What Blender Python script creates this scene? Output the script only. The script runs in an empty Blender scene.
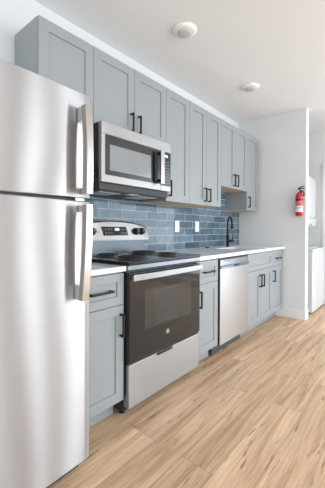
import bpy, bmesh, math, random
from mathutils import Vector, Matrix
random.seed(7)
S = bpy.context.scene
COL = S.collection

# ------------------------------------------------------------------ camera
F_PX, CX, CY = 303.77, 162.5, 231.36
YAW, PITCH, ROLL = 0.6958, -0.0074, 0.0039
CAM_D, CAM_H = 1.9577, 1.1323
cam_data = bpy.data.cameras.new('camera'); cam = bpy.data.objects.new('camera', cam_data); COL.objects.link(cam)
cam_data.sensor_width = 36.0; cam_data.sensor_fit = 'AUTO'
cam_data.lens = F_PX * 36.0 / 488.0
cam_data.shift_y = -(244.0 - CY) / 488.0
cam_data.clip_start = 0.02
_f = Vector((math.cos(YAW), math.sin(YAW), 0)); _r = Vector((math.sin(YAW), -math.cos(YAW), 0)); _u = Vector((0, 0, 1))
_f2 = _f*math.cos(PITCH) + _u*math.sin(PITCH); _u2 = _u*math.cos(PITCH) - _f*math.sin(PITCH)
_r3 = _r*math.cos(ROLL) + _u2*math.sin(ROLL); _u3 = _u2*math.cos(ROLL) - _r*math.sin(ROLL)
m = Matrix((_r3, _u3, -_f2)).transposed().to_4x4(); m.translation = Vector((0, -CAM_D, CAM_H))
cam.matrix_world = m
S.camera = cam

# ------------------------------------------------------------------ world, lights, exposure
W = bpy.data.worlds.new('sky'); S.world = W; W.use_nodes = True
bg = W.node_tree.nodes['Background']; bg.inputs[0].default_value = (0.86, 0.93, 1.0, 1); bg.inputs[1].default_value = 1.0
S.view_settings.view_transform = 'Standard'; S.view_settings.look = 'None'
S.view_settings.gamma = 1.0; S.view_settings.use_curve_mapping = False
S.view_settings.exposure = 0.04
S.cycles.use_denoising = True
S.cycles.max_bounces = 10; S.cycles.diffuse_bounces = 6
S.cycles.sample_clamp_indirect = 6.0

def area(name, loc, look, sx, sy, power, col):
    l = bpy.data.lights.new(name, 'AREA'); l.shape = 'RECTANGLE'; l.size = sx; l.size_y = sy
    l.energy = power; l.color = col
    o = bpy.data.objects.new(name, l); COL.objects.link(o); o.location = loc
    o.rotation_euler = Vector(look).to_track_quat('-Z', 'Y').to_euler()
    return o
# daylight area lamps at unseen windows, most of them added for their light
ROOM_Y, ROOM_XL, ROOM_XR, CEIL = -5.6, -2.6, 5.1, 2.646
WIN = [(-1.7, 0.3, 0.35, 2.35), (0.75, 2.35, 0.35, 2.35), (2.84, 3.18, 0.1, 2.40), (3.80, 4.75, 0.1, 2.40)]  # unseen; first two added for light, last two give the refrigerator's reflected bands
DAY = (0.86, 0.93, 1.0)
for i, (a, b, z0, z1) in enumerate(WIN):
    area('window_daylight', ((a+b)/2, ROOM_Y-0.06, (z0+z1)/2), (0, 1, -0.4), b-a, z1-z0, (16.0, 16.0, 50.0, 38.0)[i]*(b-a)*(z1-z0), DAY)
WR = (-4.5, -1.95, 0.08, 2.35)  # unseen right-hand window, added to brighten the steel fronts
area('window_daylight', (ROOM_XR+0.06, (WR[0]+WR[1])/2, (WR[2]+WR[3])/2), (-1, 0, -0.4), WR[1]-WR[0], WR[3]-WR[2], 9.5*(WR[1]-WR[0])*(WR[3]-WR[2]), DAY)
WL = (-4.9, -1.2, 0.1, 2.35)  # unseen left-hand window, added for fill light
area('window_daylight', (ROOM_XL-0.06, (WL[0]+WL[1])/2, (WL[2]+WL[3])/2), (1, 0, -0.4), WL[1]-WL[0], WL[3]-WL[2], 7.0*(WL[1]-WL[0])*(WL[3]-WL[2]), DAY)

# ------------------------------------------------------------------ materials
def newmat(name):
    mt = bpy.data.materials.new(name); mt.use_nodes = True
    nt = mt.node_tree; return mt, nt, nt.nodes['Principled BSDF']
def N(nt, typ, **kw):
    n = nt.nodes.new(typ)
    for k, v in kw.items(): setattr(n, k, v)
    return n
def plain(name, col, rough=0.5, metal=0.0, spec=0.5, noise=0.0, nscale=8.0, bump=0.0, coat=0.0, stretch=(1, 1, 1)):
    mt, nt, b = newmat(name)
    b.inputs['Roughness'].default_value = rough; b.inputs['Metallic'].default_value = metal
    b.inputs['Specular IOR Level'].default_value = spec; b.inputs['Coat Weight'].default_value = coat
    tc = N(nt, 'ShaderNodeTexCoord'); mp = N(nt, 'ShaderNodeMapping'); mp.inputs['Scale'].default_value = stretch
    ns = N(nt, 'ShaderNodeTexNoise'); ns.inputs['Scale'].default_value = nscale; ns.inputs['Detail'].default_value = 4
    nt.links.new(tc.outputs['Object'], mp.inputs[0]); nt.links.new(mp.outputs[0], ns.inputs['Vector'])
    mx = N(nt, 'ShaderNodeMix', data_type='RGBA')
    k = 1 - noise
    mx.inputs[6].default_value = (col[0]*k, col[1]*k, col[2]*k, 1); mx.inputs[7].default_value = (min(1, col[0]*(1+noise)), min(1, col[1]*(1+noise)), min(1, col[2]*(1+noise)), 1)
    nt.links.new(ns.outputs[0], mx.inputs[0]); nt.links.new(mx.outputs[2], b.inputs['Base Color'])
    if bump:
        bp = N(nt, 'ShaderNodeBump'); bp.inputs['Strength'].default_value = bump; bp.inputs['Distance'].default_value = 0.002
        nt.links.new(ns.outputs[0], bp.inputs['Height']); nt.links.new(bp.outputs[0], b.inputs['Normal'])
    return mt
ANISO_ROT = 0.25
def steel(name, col=(0.62, 0.62, 0.62), rough=0.27, aniso=0.6, wav=0.0):
    mt, nt, b = newmat(name)
    b.inputs['Base Color'].default_value = (*col, 1); b.inputs['Metallic'].default_value = 1.0
    b.inputs['Anisotropic'].default_value = aniso
    b.inputs['Anisotropic Rotation'].default_value = ANISO_ROT; tg = N(nt, 'ShaderNodeTangent', direction_type='RADIAL', axis='Z'); nt.links.new(tg.outputs[0], b.inputs['Tangent'])
    tc = N(nt, 'ShaderNodeTexCoord'); mp = N(nt, 'ShaderNodeMapping'); mp.inputs['Scale'].default_value = (1.5, 1.5, 160)
    ns = N(nt, 'ShaderNodeTexNoise'); ns.inputs['Scale'].default_value = 2.0; ns.inputs['Detail'].default_value = 5
    nt.links.new(tc.outputs['Object'], mp.inputs[0]); nt.links.new(mp.outputs[0], ns.inputs['Vector'])
    mr = N(nt, 'ShaderNodeMapRange'); mr.inputs['To Min'].default_value = rough*0.8; mr.inputs['To Max'].default_value = rough*1.2
    nt.links.new(ns.outputs[0], mr.inputs[0]); nt.links.new(mr.outputs[0], b.inputs['Roughness'])
    mx = N(nt, 'ShaderNodeMix', data_type='RGBA')
    mx.inputs[6].default_value = (*[c*0.95 for c in col], 1); mx.inputs[7].default_value = (*[min(1, c*1.05) for c in col], 1)
    nt.links.new(ns.outputs[0], mx.inputs[0]); nt.links.new(mx.outputs[2], b.inputs['Base Color'])
    if wav:
        mp2 = N(nt, 'ShaderNodeMapping'); mp2.inputs['Scale'].default_value = (2.2, 2.2, 0.7)
        n2 = N(nt, 'ShaderNodeTexNoise'); n2.inputs['Scale'].default_value = 1.6; n2.inputs['Detail'].default_value = 1
        nt.links.new(tc.outputs['Object'], mp2.inputs[0]); nt.links.new(mp2.outputs[0], n2.inputs['Vector'])
        bp = N(nt, 'ShaderNodeBump'); bp.inputs['Strength'].default_value = wav; bp.inputs['Distance'].default_value = 0.01
        nt.links.new(n2.outputs[0], bp.inputs['Height']); nt.links.new(bp.outputs[0], b.inputs['Normal'])
    return mt
def brushed(name, col, rough, aniso):
    """strongly brushed sheet steel: reflections run out along the height of the door"""
    mt = bpy.data.materials.new(name); mt.use_nodes = True; nt = mt.node_tree; nt.nodes.clear()
    out = N(nt, 'ShaderNodeOutputMaterial'); g = N(nt, 'ShaderNodeBsdfAnisotropic', distribution='GGX')
    g.inputs['Roughness'].default_value = rough; g.inputs['Anisotropy'].default_value = aniso; g.inputs['Rotation'].default_value = 0.0
    tg = N(nt, 'ShaderNodeTangent', direction_type='RADIAL', axis='Z'); nt.links.new(tg.outputs[0], g.inputs['Tangent'])
    tc = N(nt, 'ShaderNodeTexCoord'); mp = N(nt, 'ShaderNodeMapping'); mp.inputs['Scale'].default_value = (1.2, 1.2, 120)
    ns = N(nt, 'ShaderNodeTexNoise'); ns.inputs['Scale'].default_value = 2.0; ns.inputs['Detail'].default_value = 5
    nt.links.new(tc.outputs['Object'], mp.inputs[0]); nt.links.new(mp.outputs[0], ns.inputs['Vector'])
    mx = N(nt, 'ShaderNodeMix', data_type='RGBA')
    mx.inputs[6].default_value = (*[c*0.93 for c in col], 1); mx.inputs[7].default_value = (*[min(1, c*1.07) for c in col], 1)
    nt.links.new(ns.outputs[0], mx.inputs[0]); nt.links.new(mx.outputs[2], g.inputs['Color']); nt.links.new(g.outputs[0], out.inputs[0])
    return mt
def glow(name, col, strength):
    mt, nt, b = newmat(name); b.inputs['Base Color'].default_value = (*col, 1)
    b.inputs['Emission Color'].default_value = (*col, 1); b.inputs['Emission Strength'].default_value = strength
    return mt

M = {}
M['cab'] = plain('grey_cabinet_paint', (0.285, 0.312, 0.328), 0.42, noise=0.012, nscale=3)
M['wood_under'] = plain('raw_birch_underside', (0.60, 0.42, 0.27), 0.6, noise=0.12, nscale=6, stretch=(1, 6, 6))
M['black'] = plain('matte_black_metal', (0.007, 0.007, 0.008), 0.42, spec=0.35, noise=0.1)
M['blackplastic'] = plain('black_plastic', (0.012, 0.012, 0.013), 0.45, noise=0.1)
M['steel'] = steel('brushed_stainless', (0.58, 0.58, 0.59), 0.34, 0.9)
M['fsteel'] = brushed('brushed_stainless_door', (0.50, 0.50, 0.51), 0.36, 0.76)
M['bar'] = plain('satin_handle_steel', (0.52, 0.505, 0.49), 0.24, metal=1.0, noise=0.02)
M['dsteel'] = steel('brushed_drawer_steel', (0.46, 0.48, 0.50), 0.34, 0.9)
M['rsteel'] = steel('brushed_range_steel', (0.40, 0.40, 0.40), 0.32, 0.9)
M['satin'] = plain('satin_metal', (0.62, 0.63, 0.64), 0.3, metal=1.0, noise=0.03)
M['glassblack'] = plain('black_glass', (0.012, 0.012, 0.013), 0.08, spec=0.4, noise=0.05)
M['ovenglass'] = plain('smoked_oven_glass', (0.02, 0.018, 0.017), 0.05, spec=0.4, noise=0.05)
M['ovenwin'] = plain('oven_window_glass', (0.035, 0.032, 0.030), 0.08, spec=0.5, noise=0.15, nscale=60)
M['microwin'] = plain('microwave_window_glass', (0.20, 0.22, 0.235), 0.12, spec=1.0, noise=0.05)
M['microglass'] = plain('microwave_door_glass', (0.026, 0.026, 0.028), 0.15, spec=0.5, noise=0.05)
M['quartz'] = plain('white_quartz', (0.82, 0.83, 0.84), 0.16, noise=0.02, nscale=20)
M['wall'] = plain('pale_grey_wall_paint', (0.69, 0.71, 0.715), 0.85, noise=0.01, nscale=3)
M['ceil'] = plain('ceiling_paint', (0.82, 0.835, 0.845), 0.9, noise=0.01, nscale=3)
M['trim'] = plain('white_trim_paint', (0.76, 0.78, 0.79), 0.35, noise=0.01)
M['white'] = plain('white_enamel', (0.64, 0.665, 0.69), 0.3, noise=0.01)
M['whiteplastic'] = plain('white_plastic', (0.85, 0.85, 0.83), 0.35, noise=0.01)
M['lens'] = plain('frosted_lens', (0.56, 0.57, 0.60), 0.4, noise=0.02)
M['red'] = plain('red_enamel', (0.50, 0.012, 0.018), 0.25, noise=0.05, coat=0.3)
M['labelwhite'] = plain('label_paper_white', (0.80, 0.84, 0.87), 0.5, noise=0.04, nscale=60)
M['labelred'] = plain('label_print_red', (0.66, 0.16, 0.15), 0.5, noise=0.1)
M['labelblue'] = plain('label_print_blue', (0.35, 0.50, 0.62), 0.5, noise=0.2, nscale=90)
M['toe'] = plain('dark_grey_toe_panel', (0.06, 0.065, 0.07), 0.5, noise=0.1)
M['display'] = glow('blue_white_display', (0.55, 0.75, 0.95), 1.0)
M['keys'] = plain('printed_key_marks', (0.55, 0.57, 0.6), 0.5)
M['coil'] = plain('heating_coil', (0.03, 0.028, 0.027), 0.4, metal=0.4, noise=0.3)
M['pan'] = plain('drip_pan_chrome', (0.10, 0.09, 0.085), 0.25, metal=0.9, noise=0.1)
M['hose'] = plain('black_rubber', (0.015, 0.015, 0.015), 0.5, noise=0.1)
M['windowframe'] = plain('window_frame_paint', (0.8, 0.8, 0.8), 0.4)

def floor_mat():
    mt, nt, b = newmat('oak_plank_floor')
    L = nt.links.new
    tc = N(nt, 'ShaderNodeTexCoord')
    br = N(nt, 'ShaderNodeTexBrick', offset=0.37, offset_frequency=2, squash=1.0)
    br.inputs['Color1'].default_value = (0, 0, 0, 1); br.inputs['Color2'].default_value = (1, 1, 1, 1)
    br.inputs['Scale'].default_value = 1.0; br.inputs['Mortar Size'].default_value = 0.0011
    br.inputs['Brick Width'].default_value = 1.22; br.inputs['Row Height'].default_value = 0.178
    br.inputs['Mortar Smooth'].default_value = 0.2; br.inputs['Mortar'].default_value = (0.5, 0.5, 0.5, 1)
    L(tc.outputs['Object'], br.inputs['Vector'])
    # per-plank offset of the grain
    sh = N(nt, 'ShaderNodeVectorMath', operation='MULTIPLY'); L(br.outputs['Color'], sh.inputs[0]); sh.inputs[1].default_value = (31.0, 17.0, 9.0)
    ad = N(nt, 'ShaderNodeVectorMath', operation='ADD'); L(tc.outputs['Object'], ad.inputs[0]); L(sh.outputs[0], ad.inputs[1])
    def noise(scale, sc, detail=6, dist=0.0, rough=0.6):
        mp = N(nt, 'ShaderNodeMapping'); mp.inputs['Scale'].default_value = sc; L(ad.outputs[0], mp.inputs[0])
        n = N(nt, 'ShaderNodeTexNoise'); n.inputs['Scale'].default_value = scale; n.inputs['Detail'].default_value = detail
        n.inputs['Distortion'].default_value = dist; n.inputs['Roughness'].default_value = rough
        L(mp.outputs[0], n.inputs['Vector']); return n
    g1 = noise(2.0, (0.55, 10.0, 1), 5, 0.8)       # broad cathedral bands
    g2 = noise(9.0, (0.7, 20.0, 1), 6, 0.3, 0.7)  # fine grain
    g3 = noise(2.3, (0.75, 6.5, 1), 6, 2.2, 0.68)    # dark cracks and knots
    r1 = N(nt, 'ShaderNodeValToRGB'); L(g1.outputs[0], r1.inputs[0])
    e = r1.color_ramp.elements
    e[0].position = 0.34; e[0].color = (0.44, 0.285, 0.17, 1); e[1].position = 0.66; e[1].color = (0.74, 0.535, 0.36, 1)
    x = e.new(0.5); x.color = (0.60, 0.42, 0.275, 1)
    m1 = N(nt, 'ShaderNodeMix', data_type='RGBA', blend_type='MULTIPLY'); m1.inputs[0].default_value = 1.0
    r2 = N(nt, 'ShaderNodeValToRGB'); L(g2.outputs[0], r2.inputs[0])
    r2.color_ramp.elements[0].position = 0.3; r2.color_ramp.elements[0].color = (0.80, 0.78, 0.755, 1)
    r2.color_ramp.elements[1].position = 0.6; r2.color_ramp.elements[1].color = (1.07, 1.06, 1.05, 1)
    L(r1.outputs[0], m1.inputs[6]); L(r2.outputs[0], m1.inputs[7])
    r3 = N(nt, 'ShaderNodeValToRGB'); L(g3.outputs[0], r3.inputs[0])
    r3.color_ramp.elements[0].position = 0.335; r3.color_ramp.elements[0].color = (0.40, 0.31, 0.25, 1)
    r3.color_ramp.elements[1].position = 0.395; r3.color_ramp.elements[1].color = (1, 1, 1, 1)
    m2 = N(nt, 'ShaderNodeMix', data_type='RGBA', blend_type='MULTIPLY'); m2.inputs[0].default_value = 0.9
    L(m1.outputs[2], m2.inputs[6]); L(r3.outputs[0], m2.inputs[7])
    # per-plank tone
    r4 = N(nt, 'ShaderNodeValToRGB'); L(br.outputs['Color'], r4.inputs[0])
    r4.color_ramp.elements[0].color = (0.92, 0.915, 0.91, 1); r4.color_ramp.elements[1].color = (1.06, 1.06, 1.06, 1)
    m3 = N(nt, 'ShaderNodeMix', data_type='RGBA', blend_type='MULTIPLY'); m3.inputs[0].default_value = 1.0
    L(m2.outputs[2], m3.inputs[6]); L(r4.outputs[0], m3.inputs[7])
    m4 = N(nt, 'ShaderNodeMix', data_type='RGBA'); L(br.outputs['Fac'], m4.inputs[0]); L(m3.outputs[2], m4.inputs[6]); m4.inputs[7].default_value = (0.34, 0.24, 0.165, 1)
    L(m4.outputs[2], b.inputs['Base Color'])
    b.inputs['Roughness'].default_value = 0.42; b.inputs['Specular IOR Level'].default_value = 0.35
    bp = N(nt, 'ShaderNodeBump'); bp.inputs['Strength'].default_value = 0.15; bp.inputs['Distance'].default_value = 0.001
    L(g2.outputs[0], bp.inputs['Height']); L(bp.outputs[0], b.inputs['Normal'])
    return mt
M['floor'] = floor_mat()

def tile_mat():
    mt, nt, b = newmat('glazed_blue_subway_tile'); L = nt.links.new
    tc = N(nt, 'ShaderNodeTexCoord'); sp = N(nt, 'ShaderNodeSeparateXYZ'); cb = N(nt, 'ShaderNodeCombineXYZ')
    L(tc.outputs['Object'], sp.inputs[0]); L(sp.outputs[0], cb.inputs[0]); L(sp.outputs[2], cb.inputs[1])
    mp = N(nt, 'ShaderNodeMapping'); mp.inputs['Location'].default_value = (TILE_OX, 0, 0); L(cb.outputs[0], mp.inputs[0])
    br = N(nt, 'ShaderNodeTexBrick', offset=0.5, offset_frequency=2, squash=1.0)
    br.inputs['Scale'].default_value = 1.0; br.inputs['Brick Width'].default_value = 0.307; br.inputs['Row Height'].default_value = 0.0765
    br.inputs['Mortar Size'].default_value = 0.0022; br.inputs['Mortar Smooth'].default_value = 0.3
    br.inputs['Color1'].default_value = (0.06, 0.105, 0.14, 1); br.inputs['Color2'].default_value = (0.14, 0.21, 0.26, 1)
    br.inputs['Mortar'].default_value = (0.50, 0.56, 0.60, 1)
    L(mp.outputs[0], br.inputs['Vector'])
    n = N(nt, 'ShaderNodeTexNoise'); n.inputs['Scale'].default_value = 14; n.inputs['Detail'].default_value = 4; L(tc.outputs['Object'], n.inputs['Vector'])
    r = N(nt, 'ShaderNodeValToRGB'); L(n.outputs[0], r.inputs[0]); r.color_ramp.elements[0].position = 0.3; r.color_ramp.elements[0].color = (0.8, 0.8, 0.8, 1)
    r.color_ramp.elements[1].position = 0.7; r.color_ramp.elements[1].color = (1.15, 1.15, 1.15, 1)
    mx = N(nt, 'ShaderNodeMix', data_type='RGBA', blend_type='MULTIPLY'); mx.inputs[0].default_value = 1
    L(br.outputs['Color'], mx.inputs[6]); L(r.outputs[0], mx.inputs[7]); L(mx.outputs[2], b.inputs['Base Color'])
    rr = N(nt, 'ShaderNodeMapRange'); L(br.outputs['Fac'], rr.inputs[0]); rr.inputs['To Min'].default_value = 0.03; rr.inputs['To Max'].default_value = 0.6
    L(rr.outputs[0], b.inputs['Roughness'])
    n2 = N(nt, 'ShaderNodeTexNoise'); n2.inputs['Scale'].default_value = 9; L(tc.outputs['Object'], n2.inputs['Vector'])
    mm = N(nt, 'ShaderNodeMath', operation='MULTIPLY_ADD'); L(br.outputs['Fac'], mm.inputs[0]); mm.inputs[1].default_value = -0.6; L(n2.outputs[0], mm.inputs[2])
    bp = N(nt, 'ShaderNodeBump'); b.inputs['Specular IOR Level'].default_value = 0.4; bp.inputs['Strength'].default_value = 0.05; bp.inputs['Distance'].default_value = 0.001
    L(mm.outputs[0], bp.inputs['Height']); L(bp.outputs[0], b.inputs['Normal'])
    return mt
TILE_OX = 0.0
M['tile'] = None

# ------------------------------------------------------------------ geometry helpers (all in world coordinates)
def box(bm, x0, x1, y0, y1, z0, z1, bev=0.0, mi=0, seg=2):
    vs = [bm.verts.new(p) for p in ((x0, y0, z0), (x1, y0, z0), (x1, y1, z0), (x0, y1, z0), (x0, y0, z1), (x1, y0, z1), (x1, y1, z1), (x0, y1, z1))]
    fs = [bm.faces.new([vs[i] for i in q]) for q in ((3, 2, 1, 0), (4, 5, 6, 7), (0, 1, 5, 4), (1, 2, 6, 5), (2, 3, 7, 6), (3, 0, 4, 7))]
    if (x1-x0)*(y1-y0)*(z1-z0) < 0:
        for f in fs: f.normal_flip()
    for f in fs: f.material_index = mi
    if bev:
        es = {e for f in fs for e in f.edges}
        bmesh.ops.bevel(bm, geom=list(es), offset=bev, segments=seg, affect='EDGES', profile=0.6, material=-1)
    return fs
def cyl(bm, a, b, r, r2=None, n=20, caps=True, mi=0):
    a, b = Vector(a), Vector(b); r2 = r if r2 is None else r2
    d = (b-a).normalized(); t = Vector((0, 0, 1)) if abs(d.z) < 0.9 else Vector((1, 0, 0))
    u = d.cross(t).normalized(); v = d.cross(u)
    A = [bm.verts.new(a+(u*math.cos(2*math.pi*i/n)+v*math.sin(2*math.pi*i/n))*r) for i in range(n)]
    B = [bm.verts.new(b+(u*math.cos(2*math.pi*i/n)+v*math.sin(2*math.pi*i/n))*r2) for i in range(n)]
    for i in range(n):
        f = bm.faces.new((A[i], A[(i+1) % n], B[(i+1) % n], B[i])); f.smooth = True; f.material_index = mi
    if caps:
        bm.faces.new(A[::-1]).material_index = mi; bm.faces.new(B).material_index = mi
def tube(bm, pts, r, n=12):
    pts = [Vector(p) for p in pts]; rings = []
    rs = r if isinstance(r, (list, tuple)) else [r]*len(pts)
    ref = None
    for i, p in enumerate(pts):
        d = (pts[min(i+1, len(pts)-1)]-pts[max(i-1, 0)]).normalized()
        if ref is None:
            t = Vector((0, 0, 1)) if abs(d.z) < 0.9 else Vector((1, 0, 0)); u = d.cross(t).normalized()
        else: u = (ref-d*ref.dot(d)).normalized()
        ref = u; v = d.cross(u)
        rings.append([bm.verts.new(p+(u*math.cos(2*math.pi*k/n)+v*math.sin(2*math.pi*k/n))*rs[i]) for k in range(n)])
    for a, b in zip(rings, rings[1:]):
        for k in range(n):
            f = bm.faces.new((a[k], a[(k+1) % n], b[(k+1) % n], b[k])); f.smooth = True
    bm.faces.new(rings[0][::-1]); bm.faces.new(rings[-1])
def lathe(bm, cx, cy, prof, n=32, mi=None):
    """profile of (radius, z) around the vertical axis"""
    rings = [[bm.verts.new((cx+r*math.cos(2*math.pi*k/n), cy+r*math.sin(2*math.pi*k/n), z)) for k in range(n)] for r, z in prof]
    for j, (a, b) in enumerate(zip(rings, rings[1:])):
        for k in range(n):
            f = bm.faces.new((a[k], a[(k+1) % n], b[(k+1) % n], b[k])); f.smooth = True
            if mi: f.material_index = mi[j]
    for rg, fl in ((rings[0], True), (rings[-1], False)):
        f = bm.faces.new(rg[::-1] if fl else rg); f.smooth = True
        if mi: f.material_index = mi[0] if fl else mi[-1]
def extrude_x(bm, prof, x0, x1, bev=0.0, mi=0):
    """closed (y, z) profile swept along x"""
    A = [bm.verts.new((x0, y, z)) for y, z in prof]; B = [bm.verts.new((x1, y, z)) for y, z in prof]
    fs = [bm.faces.new(A), bm.faces.new(B[::-1])]
    n = len(prof)
    for i in range(n): fs.append(bm.faces.new((A[(i+1) % n], A[i], B[i], B[(i+1) % n])))
    bmesh.ops.recalc_face_normals(bm, faces=fs)
    for f in fs: f.material_index = mi
    if bev: bmesh.ops.bevel(bm, geom=list({e for f in fs for e in f.edges}), offset=bev, segments=2, affect='EDGES', profile=0.6)
def extrude_z(bm, prof, z0, z1, bev=0.0):
    A = [bm.verts.new((x, y, z0)) for x, y in prof]; B = [bm.verts.new((x, y, z1)) for x, y in prof]
    fs = [bm.faces.new(A), bm.faces.new(B[::-1])]; n = len(prof)
    for i in range(n): fs.append(bm.faces.new((A[(i+1) % n], A[i], B[i], B[(i+1) % n])))
    bmesh.ops.recalc_face_normals(bm, faces=fs)
    if bev: bmesh.ops.bevel(bm, geom=list({e for f in fs for e in f.edges}), offset=bev, segments=2, affect='EDGES', profile=0.6)
def shaker(bm, x0, x1, yf, z0, z1, stile=0.06, th=0.02, rec=0.009, mi=0):
    """five-piece door or drawer front facing -y, its field recessed"""
    yb = yf+th; b = 0.0012
    def ring(ix, iz, y): return [bm.verts.new(p) for p in ((x0+ix, y, z0+iz), (x1-ix, y, z0+iz), (x1-ix, y, z1-iz), (x0+ix, y, z1-iz))]
    rings = [ring(0, 0, yb), ring(0, 0, yf+b), ring(b, b, yf), ring(stile-0.001, stile-0.001, yf), ring(stile, stile, yf+0.001), ring(stile+0.0015, stile+0.0015, yf+rec)]
    fs = [bm.faces.new(rings[0][::-1])]
    for a, c in zip(rings, rings[1:]):
        for k in range(4): fs.append(bm.faces.new((a[k], a[(k+1) % 4], c[(k+1) % 4], c[k])))
    fs.append(bm.faces.new(rings[-1]))
    bmesh.ops.recalc_face_normals(bm, faces=fs)

def link(name, bm, mats, root=None, sharp=True):
    me = bpy.data.meshes.new(name)
    if root is not None:
        o_ = root
        off = Vector((0, 0, 0))
        while o_ is not None: off += o_.location; o_ = o_.parent
        bmesh.ops.translate(bm, verts=bm.verts, vec=-off)
    bm.to_mesh(me); bm.free()
    for mt in (mats if isinstance(mats, (list, tuple)) else [mats]): me.materials.append(mt)
    o = bpy.data.objects.new(name, me); COL.objects.link(o)
    if root is not None: o.parent = root
    return o
def B(): return bmesh.new()
def tag(o, label, cat, group=None):
    o['label'] = label; o['category'] = cat
    if group: o['group'] = group
    return o
def thing(name, loc, label, cat, group=None):
    o = bpy.data.objects.new(name, None); COL.objects.link(o); o.location = loc; o.empty_display_size = 0.1
    return tag(o, label, cat, group)
def copy_tree(o, parent=None):
    c = o.copy(); COL.objects.link(c); c.parent = parent
    for k in [k for k in bpy.data.objects if k.parent == o]: copy_tree(k, c)
    return c
def struct(name, bm, mat):
    # recentre so object coordinates stay usable
    o = link(name, bm, mat); o['kind'] = 'structure'; return o
def text_mesh(name, body, size, loc, mat, root, depth=0.0008, rot=(math.pi/2, 0, 0)):
    cu = bpy.data.curves.new(name, 'FONT'); cu.body = body; cu.size = size; cu.extrude = depth; cu.align_x = 'CENTER'; cu.align_y = 'CENTER'
    tmp = bpy.data.objects.new(name, cu); COL.objects.link(tmp)
    bpy.context.view_layer.update()
    me = bpy.data.meshes.new_from_object(tmp.evaluated_get(bpy.context.evaluated_depsgraph_get()))
    bpy.data.objects.remove(tmp)
    from mathutils import Euler
    me.transform(Matrix.Translation(Vector(loc)) @ Euler(rot).to_matrix().to_4x4())
    bm = bmesh.new(); bm.from_mesh(me)
    return link(name, bm, mat, root)

# ------------------------------------------------------------------ room shell
PX = 4.048      # face of the partition that ends the kitchen run
PE = -0.894     # its free end
bm = B(); box(bm, ROOM_XL-0.2, ROOM_XR+0.2, ROOM_Y-0.2, 0.2, -0.08, 0.0); struct('floor', bm, M['floor'])
bm = B(); box(bm, ROOM_XL-0.2, ROOM_XR+0.2, ROOM_Y-0.2, 0.2, CEIL, CEIL+0.08); struct('ceiling', bm, M['ceil'])
bm = B(); box(bm, ROOM_XL-0.2, ROOM_XR+0.2, 0.0, 0.15, 0, CEIL); struct('wall_back', bm, M['wall'])
bm = B(); box(bm, ROOM_XR, ROOM_XR+0.15, ROOM_Y, WR[0], 0, CEIL); box(bm, ROOM_XR, ROOM_XR+0.15, WR[1], 0.0, 0, CEIL)
box(bm, ROOM_XR, ROOM_XR+0.15, WR[0], WR[1], 0, WR[2]); box(bm, ROOM_XR, ROOM_XR+0.15, WR[0], WR[1], WR[3], CEIL); struct('wall_right', bm, M['wall'])
bm = B(); t = 0.05; x0, x1 = ROOM_XR-0.01, ROOM_XR+0.04
for ya in (WR[0], (WR[0]+WR[1])/2-t/2, WR[1]-t): box(bm, x0, x1, ya, ya+t, WR[2], WR[3])
box(bm, x0, x1, WR[0], WR[1], WR[2], WR[2]+t*0.9); box(bm, x0, x1, WR[0], WR[1], WR[3]-t*0.9, WR[3])
struct('window_6', bm, M['windowframe'])  # frame of the added right-hand window
bm = B(); box(bm, PX, PX+0.115, PE, 0.0, 0, CEIL); struct('wall_partition', bm, M['wall'])
def wall_with_holes_y(name, y0, y1, xa, xb, holes, mat):
    bm = B(); cur = xa
    for (a, b, z0, z1) in holes:
        box(bm, cur, a, y0, y1, 0, CEIL)
        box(bm, a, b, y0, y1, 0, z0); box(bm, a, b, y0, y1, z1, CEIL); cur = b
    box(bm, cur, xb, y0, y1, 0, CEIL)
    return struct(name, bm, mat)
wall_with_holes_y('wall_front', ROOM_Y-0.15, ROOM_Y, ROOM_XL-0.15, ROOM_XR+0.15, WIN, M['wall'])
bm = B()
box(bm, ROOM_XL-0.15, ROOM_XL, ROOM_Y, WL[0], 0, CEIL); box(bm, ROOM_XL-0.15, ROOM_XL, WL[1], 0, 0, CEIL)
box(bm, ROOM_XL-0.15, ROOM_XL, WL[0], WL[1], 0, WL[2]); box(bm, ROOM_XL-0.15, ROOM_XL, WL[0], WL[1], WL[3], CEIL)
struct('wall_left', bm, M['wall'])
for i, (a, b, z0, z1) in enumerate(WIN):
    bm = B(); t = 0.04; y0, y1 = ROOM_Y-0.04, ROOM_Y+0.01
    box(bm, a, a+t, y0, y1, z0, z1); box(bm, b-t, b, y0, y1, z0, z1); box(bm, a+t, b-t, y0, y1, z0, z0+t); box(bm, a+t, b-t, y0, y1, z1-t, z1)
    struct('window_%d' % (i+1), bm, M['windowframe'])  # first two frames belong to windows added for light
bm = B(); t = 0.05; x0, x1 = ROOM_XL-0.04, ROOM_XL+0.01
for ya in (WL[0], (WL[0]+WL[1])/2-t/2, WL[1]-t): box(bm, x0, x1, ya, ya+t, WL[2], WL[3])
box(bm, x0, x1, WL[0], WL[1], WL[2], WL[2]+t*0.9); box(bm, x0, x1, WL[0], WL[1], WL[3]-t*0.9, WL[3])
struct('window_5', bm, M['windowframe'])  # frame of the added left-hand window

# baseboards of the partition: kitchen face, free end, hall face (one run)
bm = B(); h, t = 0.118, 0.014
box(bm, PX-t, PX, PE-t, -0.53, 0, h, 0.002); box(bm, PX, PX+0.115, PE-t, PE, 0, h, 0.002); box(bm, PX+0.115, PX+0.115+t, PE-t, -0.02, 0, h, 0.002)
struct('baseboard_partition', bm, M['trim'])
# whiter cap, painting in the light that falls on the partition's free end
bm = B(); box(bm, PX-0.001, PX+0.116, PE-0.006, PE, h, CEIL); struct('trim_1', bm, M['trim'])
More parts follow.
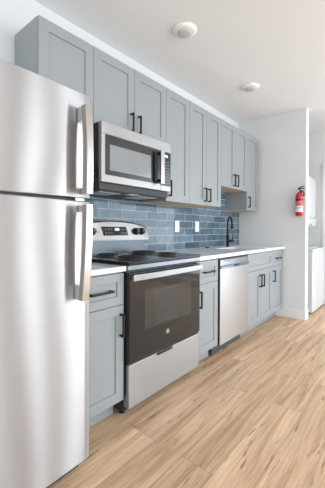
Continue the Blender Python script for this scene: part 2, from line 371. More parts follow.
# door in the hall wall beyond the laundry
bm = B(); yd0, yd1, dt = -0.865, -1.80, 2.146
box(bm, ROOM_XR-0.02, ROOM_XR, yd0-0.07, yd0, 0, dt, 0.002); box(bm, ROOM_XR-0.02, ROOM_XR, yd1, yd1+0.07, 0, dt, 0.002); box(bm, ROOM_XR-0.02, ROOM_XR, yd1+0.07, yd0-0.07, dt-0.07, dt, 0.002)
struct('trim_2', bm, M['trim'])
bm = B(); box(bm, ROOM_XR-0.012, ROOM_XR, yd1+0.072, yd0-0.072, 0.008, dt-0.072); struct('door_1', bm, M['trim'])
bm = B(); box(bm, ROOM_XR-0.014, ROOM_XR, WR[1], yd1-0.002, 0, 0.075, 0.002); struct('baseboard_right', bm, M['trim'])

# ------------------------------------------------------------------ handles
def bar_handle(parent, a, vertical, length, yface):
    """black square bar pull; a = (x, z) of its centre"""
    bm = B(); s = 0.0062; x, z = a; L = length/2; yo = yface-0.030
    if vertical:
        box(bm, x-s, x+s, yo-s, yo+s, z-L, z+L, 0.0025, seg=3)
        for q in (-1, 1): box(bm, x-s, x+s, yo, yface-0.0003, z+q*(L-s)-s, z+q*(L-s)+s, 0.001)
    else:
        box(bm, x-L, x+L, yo-s, yo+s, z-s, z+s, 0.0025, seg=3)
        for q in (-1, 1): box(bm, x+q*(L-s)-s, x+q*(L-s)+s, yo, yface-0.0003, z-s, z+s, 0.001)
    return link('handle', bm, M['black'], parent)

# ------------------------------------------------------------------ wall cabinets
YW = -0.305; G = 0.0016
ZT = 2.350
def wall_cab(x0, x1, z0, label, doors, hz, zbody=None):
    r = thing('wall_cabinet', ((x0+x1)/2, -0.15, z0), label, 'cabinet', 'wall cabinets above the worktop')
    bm = B(); box(bm, x0+0.0006, x1-0.0006, YW+0.0215, -0.0115 if z0 < 1.7 else -0.002, z0+0.012, ZT-0.001); link('body', bm, M['cab'], r)
    bm = B(); box(bm, x0+0.004, x1-0.004, YW+0.0225, -0.014, z0+0.002, z0+0.0115)
    u = link('bottom_panel', bm, M['wood_under'], r); u['label'] = 'unpainted light wood underside'
    n = len(doors); w = (x1-x0)/n
    for i, hs in enumerate(doors):
        a, b = x0+i*w+G, x0+(i+1)*w-G
        bm = B(); shaker(bm, a, b, YW, z0+0.001, ZT-0.003, 0.064); d = link('door', bm, M['cab'], r)
        hx = a+0.038 if hs == 'L' else b-0.038
        if hs: bar_handle(d, (hx, hz), True, 0.138, YW)
    return r
wall_cab(0.875, 1.261, 1.375, 'tall grey wall cabinet at the left end, rising behind the refrigerator', ['L'], 1.487)
wall_cab(1.261, 2.023, 1.836, 'wide short grey two-door wall cabinet directly over the microwave', ['R', 'L'], 1.930)
wall_cab(2.023, 2.372, 1.375, 'grey single-door wall cabinet just right of the microwave', ['L'], 1.487)
wall_cab(2.372, 2.982, 1.375, 'tall grey two-door wall cabinet over the outlets on the blue tile', ['R', 'L'], 1.481)
wall_cab(2.982, 3.644, 1.611, 'short grey two-door wall cabinet above the sink and faucet', ['R', 'L'], 1.708)
c = wall_cab(3.644, 4.000, 1.375, 'narrow grey wall cabinet at the right end beside the partition', ['L'], 1.481)

# ------------------------------------------------------------------ base cabinets
YB = -0.630
def base_cab(x0, x1, label, kind, xr_panel=None):
    r = thing('base_cabinet', ((x0+x1)/2, -0.3, 0), label, 'cabinet', 'base cabinets under the white worktop')
    bm = B(); t = 0.018; yb = YB+0.0215
    box(bm, x0+0.0006, x0+t, yb, -0.003, 0.105, 0.882); box(bm, x1-t, x1-0.0006, yb, -0.003, 0.105, 0.882)
    box(bm, x0+t, x1-t, yb, -0.003, 0.105, 0.123); box(bm, x0+t, x1-t, -0.012, -0.003, 0.123, 0.882)
    box(bm, x0+t, x1-t, yb, yb+0.018, 0.66, 0.70); box(bm, x0+t, x1-t, yb, yb+0.018, 0.86, 0.882)
    link('body', bm, M['cab'], r)
    bm = B(); box(bm, x0+0.0006, x1-0.0006, -0.535, -0.517, 0.0, 0.1045); link('toe_kick', bm, M['cab'], r)
    zb, zs, zt = 0.118, 0.686, 0.872
    if kind == 'sink':
        bm = B(); shaker(bm, x0+G, x1-G, YB, zs+G, zt, 0.050); link('false_drawer_front', bm, M['cab'], r)
        xm = (x0+x1)/2
        for a, b, hx in ((x0+G, xm-G, xm-0.036), (xm+G, x1-G, xm+0.036)):
            bm = B(); shaker(bm, a, b, YB, zb, zs-G, 0.060); d = link('door', bm, M['cab'], r); bar_handle(d, (hx, 0.563), True, 0.135, YB)
    else:
        bm = B(); shaker(bm, x0+G, x1-G, YB, zs+G, zt, 0.050); d = link('drawer', bm, M['cab'], r); bar_handle(d, ((x0+x1)/2, 0.780), False, 0.155, YB)
        bm = B(); shaker(bm, x0+G, x1-G, YB, zb, zs-G, 0.060); d = link('door', bm, M['cab'], r)
        bar_handle(d, (x1-0.030 if kind == 'R' else x0+0.032, 0.570), True, 0.135, YB)
    return r
base_cab(0.875, 1.236, 'grey base cabinet between the refrigerator and the range', 'R')
base_cab(2.012, 2.352, 'grey base cabinet between the range and the dishwasher', 'L')
base_cab(2.957, 3.645, 'grey sink base cabinet with two doors, right of the dishwasher', 'sink')
base_cab(3.645, 4.033, 'narrow grey base cabinet at the right end against the partition', 'L')

# ------------------------------------------------------------------ worktops
def slab(bm, x0, x1, y0, y1, z0, z1, hole=None, b=0.003):
    if not hole:
        box(bm, x0, x1, y0, y1, z0, z1, b); return
    a0, a1, c0, c1 = hole
    def ring(x0, x1, y0, y1, z): return [bm.verts.new(p) for p in ((x0, y0, z), (x1, y0, z), (x1, y1, z), (x0, y1, z))]
    seq = [ring(a0, a1, c0, c1, z1), ring(x0+b, x1-b, y0+b, y1-b, z1), ring(x0, x1, y0, y1, z1-b), ring(x0, x1, y0, y1, z0), ring(a0, a1, c0, c1, z0)]
    fs = []
    for p, q in zip(seq, seq[1:]+seq[:1]):
        for k in range(4): fs.append(bm.faces.new((p[k], p[(k+1) % 4], q[(k+1) % 4], q[k])))
    bmesh.ops.recalc_face_normals(bm, faces=fs)
SINK = (3.04, 3.56, -0.55, -0.19)
bm = B(); slab(bm, 0.878, 1.236, -0.650, -0.011, 0.884, 0.914)
tag(link('worktop', bm, M['quartz']), 'short white worktop left of the range, beside the refrigerator', 'countertop', 'white worktops')
bm = B(); slab(bm, 2.012, PX-0.001, -0.650, -0.011, 0.884, 0.914, SINK)
tag(link('worktop', bm, M['quartz']), 'long white worktop from the range to the partition, holding the sink', 'countertop', 'white worktops')

# backsplash: glazed blue tile on the kitchen wall
TILE_OX = -(1.637)+0.307*4
M['tile'] = tile_mat()
bm = B(); box(bm, 0.80, PX-0.0005, -0.0095, -0.0005, 0.884-0.884, 1.95-0.884)
o = link('tile_backsplash', bm, M['tile']); o.location = (0, 0, 0.9142-0.0765*2)
# trim the sheet to the real heights: lower edge at the worktop, upper edge under the cabinets
for v in o.data.vertices:
    v.co.z = (0.86 if v.co.z < 0.5 else 1.838) - o.location.z
tag(o, 'glossy blue subway tile backsplash between worktop and wall cabinets', 'backsplash')

# ------------------------------------------------------------------ sink, faucet, counter fitting
r = thing('sink', (3.30, -0.37, 0.66), 'undermount stainless sink set in the long worktop', 'sink')
bm = B(); a0, a1, c0, c1 = SINK
def rr(x0, x1, y0, y1, z, rad, n=5):
    out = []
    for cx, cy, s in ((x1-rad, y1-rad, 0), (x0+rad, y1-rad, 1), (x0+rad, y0+rad, 2), (x1-rad, y0+rad, 3)):
        for k in range(n+1):
            an = math.pi/2*(s+k/n); out.append(bm.verts.new((cx+rad*math.cos(an), cy+rad*math.sin(an), z)))
    return out
e = 0.012
seq = [rr(a0-0.02, a1+0.02, c0-0.02, c1+0.02, 0.8835, 0.03), rr(a0+0.001, a1-0.001, c0+0.001, c1-0.001, 0.8835, 0.025), rr(a0+0.004, a1-0.004, c0+0.004, c1-0.004, 0.70, 0.03), rr(a0+0.03, a1-0.03, c0+0.03, c1-0.03, 0.672, 0.03)]
for p, q in zip(seq, seq[1:]):
    for k in range(len(p)):
        f = bm.faces.new((p[k], p[(k+1) % len(p)], q[(k+1) % len(p)], q[k]))
bm.faces.new(seq[-1])
bmesh.ops.recalc_face_normals(bm, faces=bm.faces)
o = link('basin', bm, M['satin'], r); md = o.modifiers.new('solid', 'SOLIDIFY'); md.thickness = -0.0012; md.offset = 0
bm = B(); lathe(bm, 3.30, -0.37, [(0.045, 0.6735), (0.045, 0.676), (0.036, 0.676), (0.030, 0.6735)]); link('drain', bm, M['satin'], r)

fx, fy = 3.500, -0.116
r = thing('faucet', (fx, fy, 0.914), 'matte black gooseneck pull-down faucet standing behind the sink', 'faucet')
bm = B(); lathe(bm, fx, fy, [(0.027, 0.9142), (0.027, 0.922), (0.018, 0.926), (0.018, 1.050), (0.013, 1.060)]); link('base', bm, M['black'], r)
d = Vector((3.345-fx, -0.255-fy, 0)); Lh = d.length; d.normalize()
pts = [Vector((fx, fy, 1.055)), Vector((fx, fy, 1.12)), Vector((fx, fy, 1.19))]
for k in range(1, 13):
    a = math.pi*k/12; pts.append(Vector((fx, fy, 1.19))+d*(Lh/2-Lh/2*math.cos(a))+Vector((0, 0, 0.095*math.sin(a))))
bm = B(); tube(bm, pts, 0.0108, 14); link('spout', bm, M['black'], r)
e1 = pts[-1]
bm = B(); cyl(bm, e1+Vector((0, 0, 0.004)), e1-Vector((0, 0, 0.055)), 0.0145, 0.018, 18); o = link('spray_head', bm, M['black'], r)
bm = B(); cyl(bm, e1-Vector((0, 0, 0.0555)), e1-Vector((0, 0, 0.064)), 0.016, 0.015, 18); o = link('nozzle', bm, M['satin'], o); o['label'] = 'bright nozzle ring'
bm = B(); cyl(bm, (fx+0.018, fy-0.004, 0.985), (fx+0.085, fy-0.03, 0.985), 0.017, None, 18); o = link('valve', bm, M['black'], r)
bm = B(); cyl(bm, (fx+0.075, fy-0.026, 0.998), (fx+0.085, fy-0.032, 1.085), 0.005, 0.004, 10); link('lever', bm, M['black'], o)
bm = B(); lathe(bm, 3.06, -0.085, [(0.024, 0.9142), (0.024, 0.920), (0.019, 0.926), (0.010, 0.927)])
tag(link('counter_cap', bm, M['black']), 'small round black fitting on the worktop near the tile, left of the faucet', 'fitting')

# ------------------------------------------------------------------ outlets
def outlet(x, label):
    r = thing('wall_outlet', (x, -0.0095, 1.1625), label, 'outlet', 'white outlets on the blue tile')
    bm = B(); box(bm, x-0.037, x+0.037, -0.0155, -0.0097, 1.103, 1.222, 0.002); link('cover_plate', bm, M['whiteplastic'], r)
    bm = B(); box(bm, x-0.0165, x+0.0165, -0.0180, -0.0156, 1.129, 1.196, 0.001)
    s = link('socket', bm, M['whiteplastic'], r)
    for z in (1.144, 1.181):
        for q in (-0.006, 0.006):
            bm = B(); box(bm, x+q-0.001, x+q+0.001, -0.0184, -0.0181, z-0.005, z+0.005); link('slot', bm, M['black'], s)
    return r
outlet(2.570, 'white wall outlet on the blue tile nearer the range')
outlet(2.952, 'white wall outlet on the blue tile nearer the sink')

# ------------------------------------------------------------------ range
X0, X1 = 1.243, 2.003; XM = (X0+X1)/2
r = thing('range', (XM, -0.33, 0), 'freestanding stainless electric range with black glass oven door', 'range')
bm = B(); box(bm, X0, X1, -0.615, -0.013, 0.035, 0.895); link('body', bm, M['blackplastic'], r)
for x in (X0+0.035, X1-0.035):
    for y in (-0.57, -0.06):
        bm = B(); cyl(bm, (x, y, 0.0), (x, y, 0.034), 0.017, 0.013, 14); link('foot', bm, M['blackplastic'], r)
# storage drawer
bm = B(); box(bm, X0+0.004, X1-0.004, -0.662, -0.616, 0.064, 0.322, 0.004); dr = link('storage_drawer', bm, M['dsteel'], r)
bm = B(); box(bm, X0+0.003, X1-0.003, -0.655, -0.616, 0.3225, 0.336); box(bm, 1.50, 1.66, -0.6665, -0.6625, 0.305, 0.3215, 0.0015); o = link('drawer_grip', bm, M['blackplastic'], dr); o['label'] = 'dark finger grip along the top of the drawer'
# oven door
bm = B(); box(bm, X0+0.002, X1-0.002, -0.668, -0.616, 0.340, 0.868, 0.004); od = link('oven_door', bm, M['ovenglass'], r); od['label'] = 'smoked black glass oven door'
bm = B(); box(bm, 1.372, 1.880, -0.6692, -0.6684, 0.505, 0.752)
o = link('oven_window', bm, M['ovenwin'], od)
bm = B()
x = 1.470
while x < 1.706:
    box(bm, x, x+0.0022, -0.6700, -0.6693, 0.520, 0.735); x += 0.0115
z = 0.520
while z < 0.737:
    box(bm, 1.470, 1.706, -0.6700, -0.6693, z, z+0.0022); z += 0.0135
o2 = link('rack_screen', bm, plain('dark_screen_mesh', (0.085, 0.08, 0.075), 0.5), od)
# door handle: broad flat stainless bar
bm = B()
prof = []
nseg = 10
for k in range(nseg+1):
    t = k/nseg; x = X0+0.008+(X1-X0-0.016)*t
    bow = 0.010*(1-(2*t-1)**2)
    prof.append((x, -0.700-bow))
for k in range(nseg, -1, -1):
    x, y = prof[k]; prof.append((x, y+0.014))
extrude_z(bm, prof, 0.826, 0.862, 0.002)
oh = link('handle', bm, M['rsteel'], od)
for x in (X0+0.03, X1-0.03):
    bm = B(); box(bm, x-0.012, x+0.012, -0.688, -0.6685, 0.832, 0.856, 0.002); link('handle_bracket', bm, M['satin'], od)
def emblem(x, y, z, rad, parent):
    bm = B(); cyl(bm, (x, y, z), (x, y-0.0012, z), rad, rad, 28); cyl(bm, (x, y-0.0012, z), (x, y-0.0016, z), rad*0.86, rad*0.86, 28, mi=1)
    o = link('emblem', bm, [M['satin'], M['emblemback']], parent); o['label'] = 'small round silver emblem with script letters'
    cu = text_mesh('emblem_lettering', 'GE', rad*1.05, (x, y-0.0020, z), M['satin'], parent, 0.0003)
M['emblemback'] = plain('emblem_grey', (0.35, 0.36, 0.38), 0.3, metal=0.8)
emblem(1.604, -0.6684, 0.441, 0.016, od)
# vent gap and front manifold
bm = B(); box(bm, X0+0.004, X1-0.004, -0.640, -0.616, 0.870, 0.884)
for k in range(9):
    xa = X0+0.14+k*0.055; box(bm, xa, xa+0.035, -0.6412, -0.6402, 0.8735, 0.8800, mi=1)
link('vent_strip', bm, [M['blackplastic'], M['toe']], r)
bm = B(); extrude_x(bm, [(-0.656, 0.884), (-0.660, 0.888), (-0.660, 0.913), (-0.657, 0.916), (-0.60, 0.916), (-0.60, 0.886)], X0-0.002, X1+0.010, 0.0)
link('front_trim', bm, plain('dark_steel_trim', (0.24, 0.265, 0.29), 0.25, metal=0.9), r)
# cooktop
bm = B(); box(bm, X0-0.003, X1+0.010, -0.667, -0.085, 0.9165, 0.936, 0.004); ct = link('cooktop', bm, plain('black_enamel', (0.010, 0.010, 0.011), 0.16, spec=0.3, noise=0.1), r)
for cx, cy, rad in ((1.435, -0.49, 0.098), (1.815, -0.49, 0.078), (1.435, -0.235, 0.078), (1.815, -0.235, 0.098)):
    bm = B(); lathe(bm, cx, cy, [(rad+0.020, 0.9352), (rad+0.022, 0.939), (rad+0.012, 0.9395), (rad-0.005, 0.9365), (0.02, 0.9360)], 36)
    link('drip_pan', bm, M['pan'], ct)
    pts = []; turns = 4 if rad < 0.09 else 5; NN = turns*26
    for k in range(NN):
        a = 2*math.pi*turns*k/NN; q = 0.016+(rad-0.018)*k/NN
        pts.append((cx+q*math.cos(a), cy+q*math.sin(a), 0.9475))
    bm = B(); tube(bm, pts, 0.0048, 8)
    for k in range(3):
        a = 2*math.pi*k/3+0.5; cyl(bm, (cx+0.015*math.cos(a), cy+0.015*math.sin(a), 0.9415), (cx+rad*math.cos(a), cy+rad*math.sin(a), 0.9415), 0.002, None, 6)
    link('coil_burner', bm, M['coil'], ct)
# backguard
bm = B(); extrude_x(bm, [(-0.013, 0.90), (-0.082, 0.90), (-0.082, 1.040), (-0.013, 1.040)], X0+0.012, X1-0.012)
link('backguard_support', bm, plain('backguard_steel', (0.12, 0.14, 0.155), 0.35, metal=0.9), r)
bm = B()
prof_n = 14; rows = []
def bg_top(x): t = (x-XM)/((X1-X0)/2); return 1.200-0.040*t*t-0.008*t**6
secs = []
for k in range(prof_n+1):
    x = X0-0.001+(X1-X0+0.002)*k/prof_n; zt = bg_top(x)
    secs.append([bm.verts.new(p) for p in ((x, -0.013, 1.040), (x, -0.125, 1.040), (x, -0.126, 1.052), (x, -0.098, zt-0.012), (x, -0.085, zt), (x, -0.013, zt))])
for a, b2 in zip(secs, secs[1:]):
    for k in range(6): bm.faces.new((a[k], a[(k+1) % 6], b2[(k+1) % 6], b2[k]))
bm.faces.new(secs[0][::-1]); bm.faces.new(secs[-1])
bmesh.ops.recalc_face_normals(bm, faces=bm.faces)
bg_o = link('backguard', bm, M['rsteel'], r)
def on_bg(x, z):   # a point on the sloping control face
    t = (z-1.052)/(1.18-1.052); return -0.126+0.0255*t
bm = B()
def bgpanel(bm, x0, x1, z0, z1, off, mi=0, skew=0.0):
    q = [(x0, z0), (x1, z0), (x1-skew, z1), (x0+skew*-1.0, z1)]
    A = [bm.verts.new((x, on_bg(x, z)-off, z)) for x, z in q]; Bk = [bm.verts.new((x, on_bg(x, z)+0.001, z)) for x, z in q]
    fs = [bm.faces.new(A)]+[bm.faces.new((A[(i+1) % 4], A[i], Bk[i], Bk[(i+1) % 4])) for i in range(4)]
    bmesh.ops.recalc_face_normals(bm, faces=fs)
    for f in fs: f.material_index = mi
bgpanel(bm, 1.497, 1.757, 1.080, 1.150, 0.0015, skew=0.014)
dp = link('display_panel', bm, M['glassblack'], bg_o)
bm = B(); bgpanel(bm, 1.618, 1.662, 1.120, 1.138, 0.0022); link('clock_display', bm, M['display'], dp)
for x in (1.520, 1.548, 1.576, 1.680, 1.703, 1.726):
    for z in (1.098, 1.128):
        bm = B(); bgpanel(bm, x, x+0.009, z, z+0.004, 0.0020); link('key_mark', bm, M['keys'], dp)
for x in (1.325, 1.392, 1.852, 1.918):
    z = 1.112; y = on_bg(x, z); n = Vector((0, -1, 0.18)).normalized(); p = Vector((x, y, z))
    bm = B(); cyl(bm, p+n*0.0002, p+n*0.006, 0.032, 0.031, 24); cyl(bm, p+n*0.006, p+n*0.028, 0.026, 0.023, 24); cyl(bm, p+n*0.028, p+n*0.034, 0.023, 0.016, 24)
    k = link('knob', bm, M['blackplastic'], bg_o)
    bm = B(); c2 = p+n*0.035; box(bm, x-0.0015, x+0.0015, c2.y-0.002, c2.y+0.002, c2.z+0.000, c2.z+0.014); link('pointer', bm, M['keys'], k)
bm = B(); p = Vector((1.452, on_bg(1.452, 1.108), 1.108)); cyl(bm, p, p+Vector((0, -0.002, 0)), 0.004, None, 12); link('indicator_light', bm, M['blackplastic'], bg_o)

# ------------------------------------------------------------------ microwave
X0, X1, ZB, ZM = 1.262, 2.020, 1.440, 1.833
X0, X1 = 1.250, 1.968
YM = -0.400
r = thing('microwave', ((X0+X1)/2, -0.2, ZB), 'stainless over-the-range microwave hung under a short cabinet', 'microwave')
bm = B(); box(bm, X0+0.008, 1.966, -0.368, -0.011, 1.394, ZM); link('body', bm, M['blackplastic'], r)
bm = B()
box(bm, X0+0.004, X0+0.0078, -0.362, -0.345, 1.455, 1.56); link('side_vent', bm, M['black'], r)
bm = B(); box(bm, X0, X1, YM, -0.369, 1.757, ZM-0.001, 0.003); tp = link('vent_grille', bm, M['rsteel'], r)
emblem(1.615, YM, 1.792, 0.014, tp)
bm = B(); box(bm, X0, 1.8375, YM, -0.369, ZB, 1.756, 0.003); dd = link('door', bm, M['rsteel'], r)
bm = B(); box(bm, 1.280, 1.8375, YM-0.0015, YM-0.0002, 1.487, 1.752, 0.0005); gl = link('door_glass', bm, M['microglass'], dd)
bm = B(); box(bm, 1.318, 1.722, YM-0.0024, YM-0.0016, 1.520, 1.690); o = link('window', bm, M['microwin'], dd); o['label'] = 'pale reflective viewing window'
bm = B(); box(bm, 1.752, 1.782, YM-0.018, YM-0.0016, 1.500, 1.725, 0.003); link('handle_recess', bm, M['black'], dd)
bm = B(); box(bm, 1.792, 1.834, YM-0.048, YM-0.036, 1.485, 1.748, 0.004); hh = link('handle', bm, M['bar'], dd)
for z in (1.510, 1.722):
    bm = B(); box(bm, 1.802, 1.824, YM-0.0365, YM-0.0016, z-0.012, z+0.012, 0.001); link('handle_post', bm, M['blackplastic'], hh)
bm = B(); box(bm, 1.8385, X1, YM, -0.369, ZB, 1.756, 0.003); cp = link('control_housing', bm, M['rsteel'], r)
bm = B(); box(bm, 1.8405, X1-0.004, YM-0.0015, YM-0.0002, 1.480, 1.752); kp = link('keypad', bm, M['microglass'], cp)
bm = B(); box(bm, 1.885, 1.925, YM-0.0024, YM-0.0016, 1.712, 1.728); link('clock_display', bm, M['display'], kp)
M['dimkey'] = plain('dim_key_print', (0.20, 0.21, 0.22), 0.5)
for i in range(3):
    for j in range(8):
        xa = 1.862+i*0.030; za = 1.500+j*0.024
        bm = B(); box(bm, xa, xa+0.018, YM-0.0022, YM-0.0016, za, za+0.008); link('key', bm, M['dimkey'], kp)
# underside
bm = B(); box(bm, X0+0.02, 1.955, -0.355, -0.02, 1.390, 1.3935); bt = link('underside', bm, M['blackplastic'], r)
for xa in (1.31, 1.70):
    bm = B(); box(bm, xa, xa+0.20, -0.30, -0.12, 1.3865, 1.3898, 0.001); link('grease_filter', bm, M['satin'], bt)
bm = B(); box(bm, 1.56, 1.66, -0.34, -0.28, 1.3865, 1.3898, 0.001); link('lamp_cover', bm, M['whiteplastic'], bt)

# ------------------------------------------------------------------ dishwasher
X0, X1 = 2.362, 2.945
r = thing('dishwasher', ((X0+X1)/2, -0.3, 0), 'stainless dishwasher under the long worktop', 'dishwasher')
bm = B(); box(bm, X0, X1+0.006, -0.604, -0.02, 0.10, 0.876); link('body', bm, M['blackplastic'], r)
bm = B(); box(bm, X0+0.002, X1-0.002, -0.646, -0.605, 0.112, 0.783, 0.004); dd = link('door', bm, M['steel'], r)
bm = B()
extrude_x(bm, [(-0.605, 0.785), (-0.640, 0.785), (-0.655, 0.790), (-0.655, 0.800), (-0.645, 0.812), (-0.645, 0.860), (-0.638, 0.866), (-0.605, 0.866)], X0+0.002, X1-0.002)
cpn = link('control_panel', bm, plain('control_panel_steel', (0.30, 0.33, 0.36), 0.2, metal=0.9), r)
bm = B(); box(bm, 2.615, 2.715, -0.6562, -0.646, 0.788, 0.806, 0.001); link('pocket_handle', bm, M['blackplastic'], cpn)
bm = B(); box(bm, 2.43, 2.55, -0.6462, -0.6452, 0.848, 0.852); link('control_mark', bm, M['blackplastic'], cpn)
bm = B(); box(bm, X0+0.006, X1-0.006, -0.560, -0.540, 0.0, 0.098); link('toe_panel', bm, M['toe'], r)
bm = B(); box(bm, X0-0.006, X0+0.0005, -0.640, -0.605, 0.112, 0.870)
box(bm, X0-0.006, X1-0.006, -0.638, -0.605, 0.8685, 0.8825); link('edge_seal', bm, M['blackplastic'], r)  # black strips stand in for shade in the gaps around the door

# ------------------------------------------------------------------ refrigerator
X0, X1 = 0.092, 0.854
r = thing('refrigerator', ((X0+X1)/2, -0.4, 0), 'large stainless top-freezer refrigerator at the left, filling the foreground', 'refrigerator')
bm = B(); box(bm, X0+0.006, X1-0.004, -0.725, -0.035, 0.03, 1.715, 0.004); link('cabinet', bm, plain('fridge_side_grey', (0.36, 0.37, 0.38), 0.4, noise=0.03), r)
for x in (X0+0.05, X1-0.05):
    for y in (-0.66, -0.10):
        bm = B(); cyl(bm, (x, y, 0.0), (x, y, 0.0295), 0.018, None, 14); link('foot', bm, M['blackplastic'], r)
bm = B(); box(bm, X0+0.015, X1-0.015, -0.745, -0.7255, 0.015, 0.058); link('base_grille', bm, M['blackplastic'], r)
def fridge_door(name, z0, z1, extra=0):
    """contoured slab: gently bowed face with rounded vertical edges"""
    bm = B(); prof = []
    n = 26
    for k in range(n+1):
        t = k/n; x = X0+(X1-X0)*t
        u = 2*t-1
        y = -0.812-0.006*(1-u*u)
        e = min(t, 1-t)*(X1-X0)
        
        prof.append((x, y))
    # extra points for round edges
    prof = [(X1 if False else p[0], p[1]) for p in prof]
    prof[0] = (X0+0.004, prof[0][1]); prof[-1] = (X1-0.004, prof[-1][1])
    prof += [(X1-0.001, prof[-1][1]+0.0015), (X1, -0.806), (X1, -0.735), (X0, -0.735), (X0, -0.806), (X0+0.001, prof[0][1]+0.0015)]
    A = [bm.verts.new((x, y, z0)) for x, y in prof]; Bv = [bm.verts.new((x, y, z1)) for x, y in prof]
    N_ = len(prof); fs = [bm.faces.new(A), bm.faces.new(Bv[::-1])]
    for i in range(N_):
        f = bm.faces.new((A[(i+1) % N_], A[i], Bv[i], Bv[(i+1) % N_])); f.smooth = i < n; fs.append(f)
    bmesh.ops.recalc_face_normals(bm, faces=fs)
    tops = [e for e in bm.edges if (e.verts[0].co.z == e.verts[1].co.z)]
    bmesh.ops.bevel(bm, geom=tops, offset=0.005, segments=3, affect='EDGES', profile=0.5)
    for f in bm.faces: f.smooth = True
    o = link(name, bm, M['fsteel'], r)
    for p in o.data.polygons:
        if abs(p.normal.z) > 0.9: p.use_smooth = False
    # keep the object's own axis behind the face so the brushing runs level
    return o
fzd = fridge_door('freezer_door', 1.268, 1.738)
frd = fridge_door('fresh_food_door', 0.082, 1.256)
bm = B(); box(bm, X0+0.01, X1-0.01, -0.790, -0.7255, 1.2565, 1.2675); link('door_gasket', bm, M['blackplastic'], r)
bm = B(); box(bm, X1-0.075, X1-0.030, -0.810, -0.7905, 1.2568, 1.2674, 0.001); link('hinge', bm, M['satin'], r)
def fridge_handle(parent, zend, zmid):
    """tapered curved bar, fixed to the door by a solid foot at its far end"""
    bm = B(); sg = 1 if zend > zmid else -1
    n = 16; secs = []
    for k in range(n+1):
        t = k/n; z = zmid+(zend-zmid)*t
        yo = -0.890+0.012*t**2.5 - 0.004*math.sin(math.pi*t)         # outer face
        th = 0.034-0.004*t
        xl = 0.781-0.014*(t if sg < 0 else 0)+0.0; xr = xl+0.036-0.004*(1-t)
        secs.append([bm.verts.new(p) for p in ((xl, yo+th, z), (xl, yo+0.003, z), (xl+0.003, yo, z), (xr-0.003, yo, z), (xr, yo+0.003, z), (xr, yo+th, z))])
    for a, b2 in zip(secs, secs[1:]):
        for q in range(6): bm.faces.new((a[q], a[(q+1) % 6], b2[(q+1) % 6], b2[q]))
    bm.faces.new(secs[0][::-1]); bm.faces.new(secs[-1])
    bmesh.ops.recalc_face_normals(bm, faces=bm.faces)
    h_ = link('handle', bm, M['bar'], parent)
    xl = 0.781-0.014*(1 if sg < 0 else 0)
    bm = B(); za, zb = sorted((zend-sg*0.001, zend-sg*0.062)); box(bm, xl+0.001, xl+0.034, -0.8505, -0.8175, za, zb, 0.002); link('handle_foot', bm, M['satin'], h_)
    bm = B(); za, zb = sorted((zmid+sg*0.001, zmid+sg*0.030)); box(bm, xl+0.020, xl+0.030, -0.8575, -0.8175, za, zb, 0.002); link('handle_foot', bm, M['satin'], h_)
fridge_handle(fzd, 1.662, 1.283)
fridge_handle(frd, 0.826, 1.236)

# ------------------------------------------------------------------ ceiling lights
def ceiling_light(x, y, label):
    r = thing('ceiling_light', (x, y, CEIL), label, 'ceiling light', 'round ceiling lights')
    bm = B(); lathe(bm, x, y, [(0.092, CEIL-0.0003), (0.090, CEIL-0.010), (0.078, CEIL-0.020), (0.062, CEIL-0.024), (0.056, CEIL-0.024)], 40); link('trim_ring', bm, M['whiteplastic'], r)
    bm = B(); lathe(bm, x, y, [(0.055, CEIL-0.0242), (0.052, CEIL-0.029), (0.035, CEIL-0.034), (0.012, CEIL-0.036)], 36); link('lens', bm, M['lens'], r)
    return r
ceiling_light(1.884, -0.597, 'round white ceiling light with grey lens, the nearer and larger of two')
ceiling_light(3.075, -0.597, 'round white ceiling light farther off, near the partition')

# ------------------------------------------------------------------ fire extinguisher
ex, ey = 3.992, -0.838
r = thing('fire_extinguisher', (ex, ey, 1.30), 'red fire extinguisher hung on the pale partition wall', 'fire extinguisher')
bm = B(); R_ = 0.043
lathe(bm, ex, ey, [(0.036, 1.302), (R_, 1.308), (R_, 1.545), (0.040, 1.565), (0.028, 1.585), (0.016, 1.594), (0.014, 1.602)], 32); link('cylinder', bm, M['red'], r)
def band(z0, z1, mat, a0, a1, name, off=0.0006):
    bm = B(); n = 22
    A = []; Bv = []
    for k in range(n+1):
        a = a0+(a1-a0)*k/n; c_, s_ = math.cos(a), math.sin(a)
        A.append(bm.verts.new((ex+(R_+off)*c_, ey+(R_+off)*s_, z0))); Bv.append(bm.verts.new((ex+(R_+off)*c_, ey+(R_+off)*s_, z1)))
    for k in range(n): bm.faces.new((A[k], A[k+1], Bv[k+1], Bv[k])).smooth = True
    o = link(name, bm, mat, r); md = o.modifiers.new('t', 'SOLIDIFY'); md.thickness = 0.0003; return o
PI = math.pi
band(1.350, 1.428, M['labelwhite'], PI*0.55, PI*1.62, 'label')
band(1.435, 1.485, M['labelred'], PI*0.66, PI*1.40, 'label_print', 0.0012)
band(1.392, 1.412, M['labelblue'], PI*0.70, PI*1.45, 'label_print', 0.0012)
bm = B(); lathe(bm, ex, ey, [(R_+0.0008, 1.497), (R_+0.0022, 1.498), (R_+0.0022, 1.510), (R_+0.0008, 1.511)], 32); box(bm, ex+0.02, PX-0.001, ey-0.012, ey+0.012, 1.495, 1.513); link('strap', bm, M['black'], r)
bm = B(); lathe(bm, ex, ey, [(0.015, 1.6025), (0.017, 1.606), (0.017, 1.622), (0.010, 1.630)], 18)
link('valve', bm, M['black'], r)
bm = B(); tube(bm, [(ex, ey+0.012, 1.626), (ex, ey-0.006, 1.640), (ex, ey-0.035, 1.646), (ex, ey-0.062, 1.632)], [0.007, 0.007, 0.006, 0.005], 8)
tube(bm, [(ex, ey+0.020, 1.634), (ex, ey+0.000, 1.655), (ex, ey-0.032, 1.666), (ex, ey-0.055, 1.662)], [0.005, 0.007, 0.006, 0.005], 8); link('lever', bm, M['black'], r)
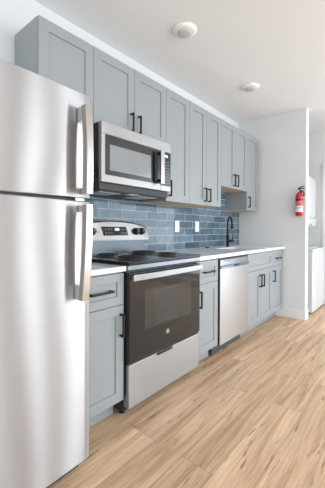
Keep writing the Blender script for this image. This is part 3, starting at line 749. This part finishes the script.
bm = B(); cyl(bm, (ex-0.016, ey+0.004, 1.615), (ex-0.024, ey+0.006, 1.615), 0.012, None, 16); link('gauge', bm, M['labelwhite'], r)
bm = B(); tube(bm, [(ex, ey-0.016, 1.614), (ex-0.004, ey-0.040, 1.612), (ex-0.006, ey-0.055, 1.590), (ex-0.006, ey-0.056, 1.545)], [0.006, 0.006, 0.0065, 0.009], 10); link('nozzle', bm, M['hose'], r)
bm = B(); box(bm, PX-0.004, PX-0.0003, ey-0.018, ey+0.018, 1.44, 1.62, 0.001); box(bm, ex+0.012, PX-0.003, ey-0.006, ey+0.006, 1.604, 1.612); link('wall_bracket', bm, M['black'], r)

# ------------------------------------------------------------------ stacked laundry
WX0, WX1, WY = 4.392, 5.070, -0.900
r = thing('stacked_laundry', ((WX0+WX1)/2, -0.5, 0), 'white stacked washer and dryer standing in the hall beyond the partition', 'washer dryer')
bm = B(); box(bm, WX0, WX1, WY, -0.12, 0.018, 0.842, 0.008); ws = link('washer', bm, M['white'], r)
for x in (WX0+0.05, WX1-0.05):
    for y in (WY+0.05, -0.17):
        bm = B(); cyl(bm, (x, y, 0.0), (x, y, 0.0175), 0.02, None, 12); link('foot', bm, M['blackplastic'], r)
bm = B(); box(bm, WX0-0.004, WX1, WY-0.006, -0.12, 0.8425, 0.872, 0.008); link('washer_top', bm, M['white'], r)
bm = B(); box(bm, WX0+0.07, WX1-0.07, WY+0.06, -0.42, 0.8725, 0.884, 0.005); link('lid', bm, M['white'], r)
for xa in (4.60, 4.75):
    bm = B(); box(bm, xa, xa+0.004, WY-0.003, WY-0.0002, 0.15, 0.80, 0.001); link('panel_rib', bm, M['white'], ws)
bm = B(); box(bm, WX0+0.01, WX1-0.01, -0.34, -0.12, 0.8725, 1.158); link('rear_column', bm, M['white'], r)
DY = -0.775
bm = B(); box(bm, WX0, WX1, DY, -0.12, 1.305, 1.868, 0.014, seg=3); dr = link('dryer', bm, M['white'], r)
bm = B(); n = 12; A = []; Bv = []
for k in range(n+1):      # arched cap along the dryer's top front
    t = k/n; x = WX0+0.002+(WX1-WX0-0.004)*t; z = 1.868+0.034*math.sin(math.pi*t)**0.7
    A.append([bm.verts.new(p) for p in ((x, DY+0.002, 1.8605), (x, DY+0.002, z), (x, DY+0.12, z-0.002), (x, DY+0.12, 1.8605))])
for a, b2 in zip(A, A[1:]):
    for q in range(4): bm.faces.new((a[q], a[(q+1) % 4], b2[(q+1) % 4], b2[q]))
bm.faces.new(A[0][::-1]); bm.faces.new(A[-1]); bmesh.ops.recalc_face_normals(bm, faces=bm.faces); link('top_cap', bm, M['white'], dr)
bm = B(); box(bm, WX0+0.075, WX1-0.045, DY-0.012, DY-0.0005, 1.33, 1.82, 0.006, seg=3); link('dryer_door', bm, M['white'], dr)
bm = B(); extrude_x(bm, [(-0.13, 1.303), (DY, 1.303), (DY-0.02, 1.28), (DY-0.005, 1.185), (DY+0.05, 1.160), (-0.13, 1.160)], WX0, WX1, 0.004); cpn = link('control_panel', bm, M['white'], r)
for x, z in ((4.715, 1.205), (5.045, 1.245)):
    bm = B(); cyl(bm, (x, DY-0.006, z), (x, DY-0.030, z), 0.020, 0.017, 18); cyl(bm, (x, DY-0.030, z), (x, DY-0.032, z), 0.012, 0.011, 14, mi=1); o = link('knob', bm, [M['satin'], M['toe']], cpn)

print('objects', len(S.objects))
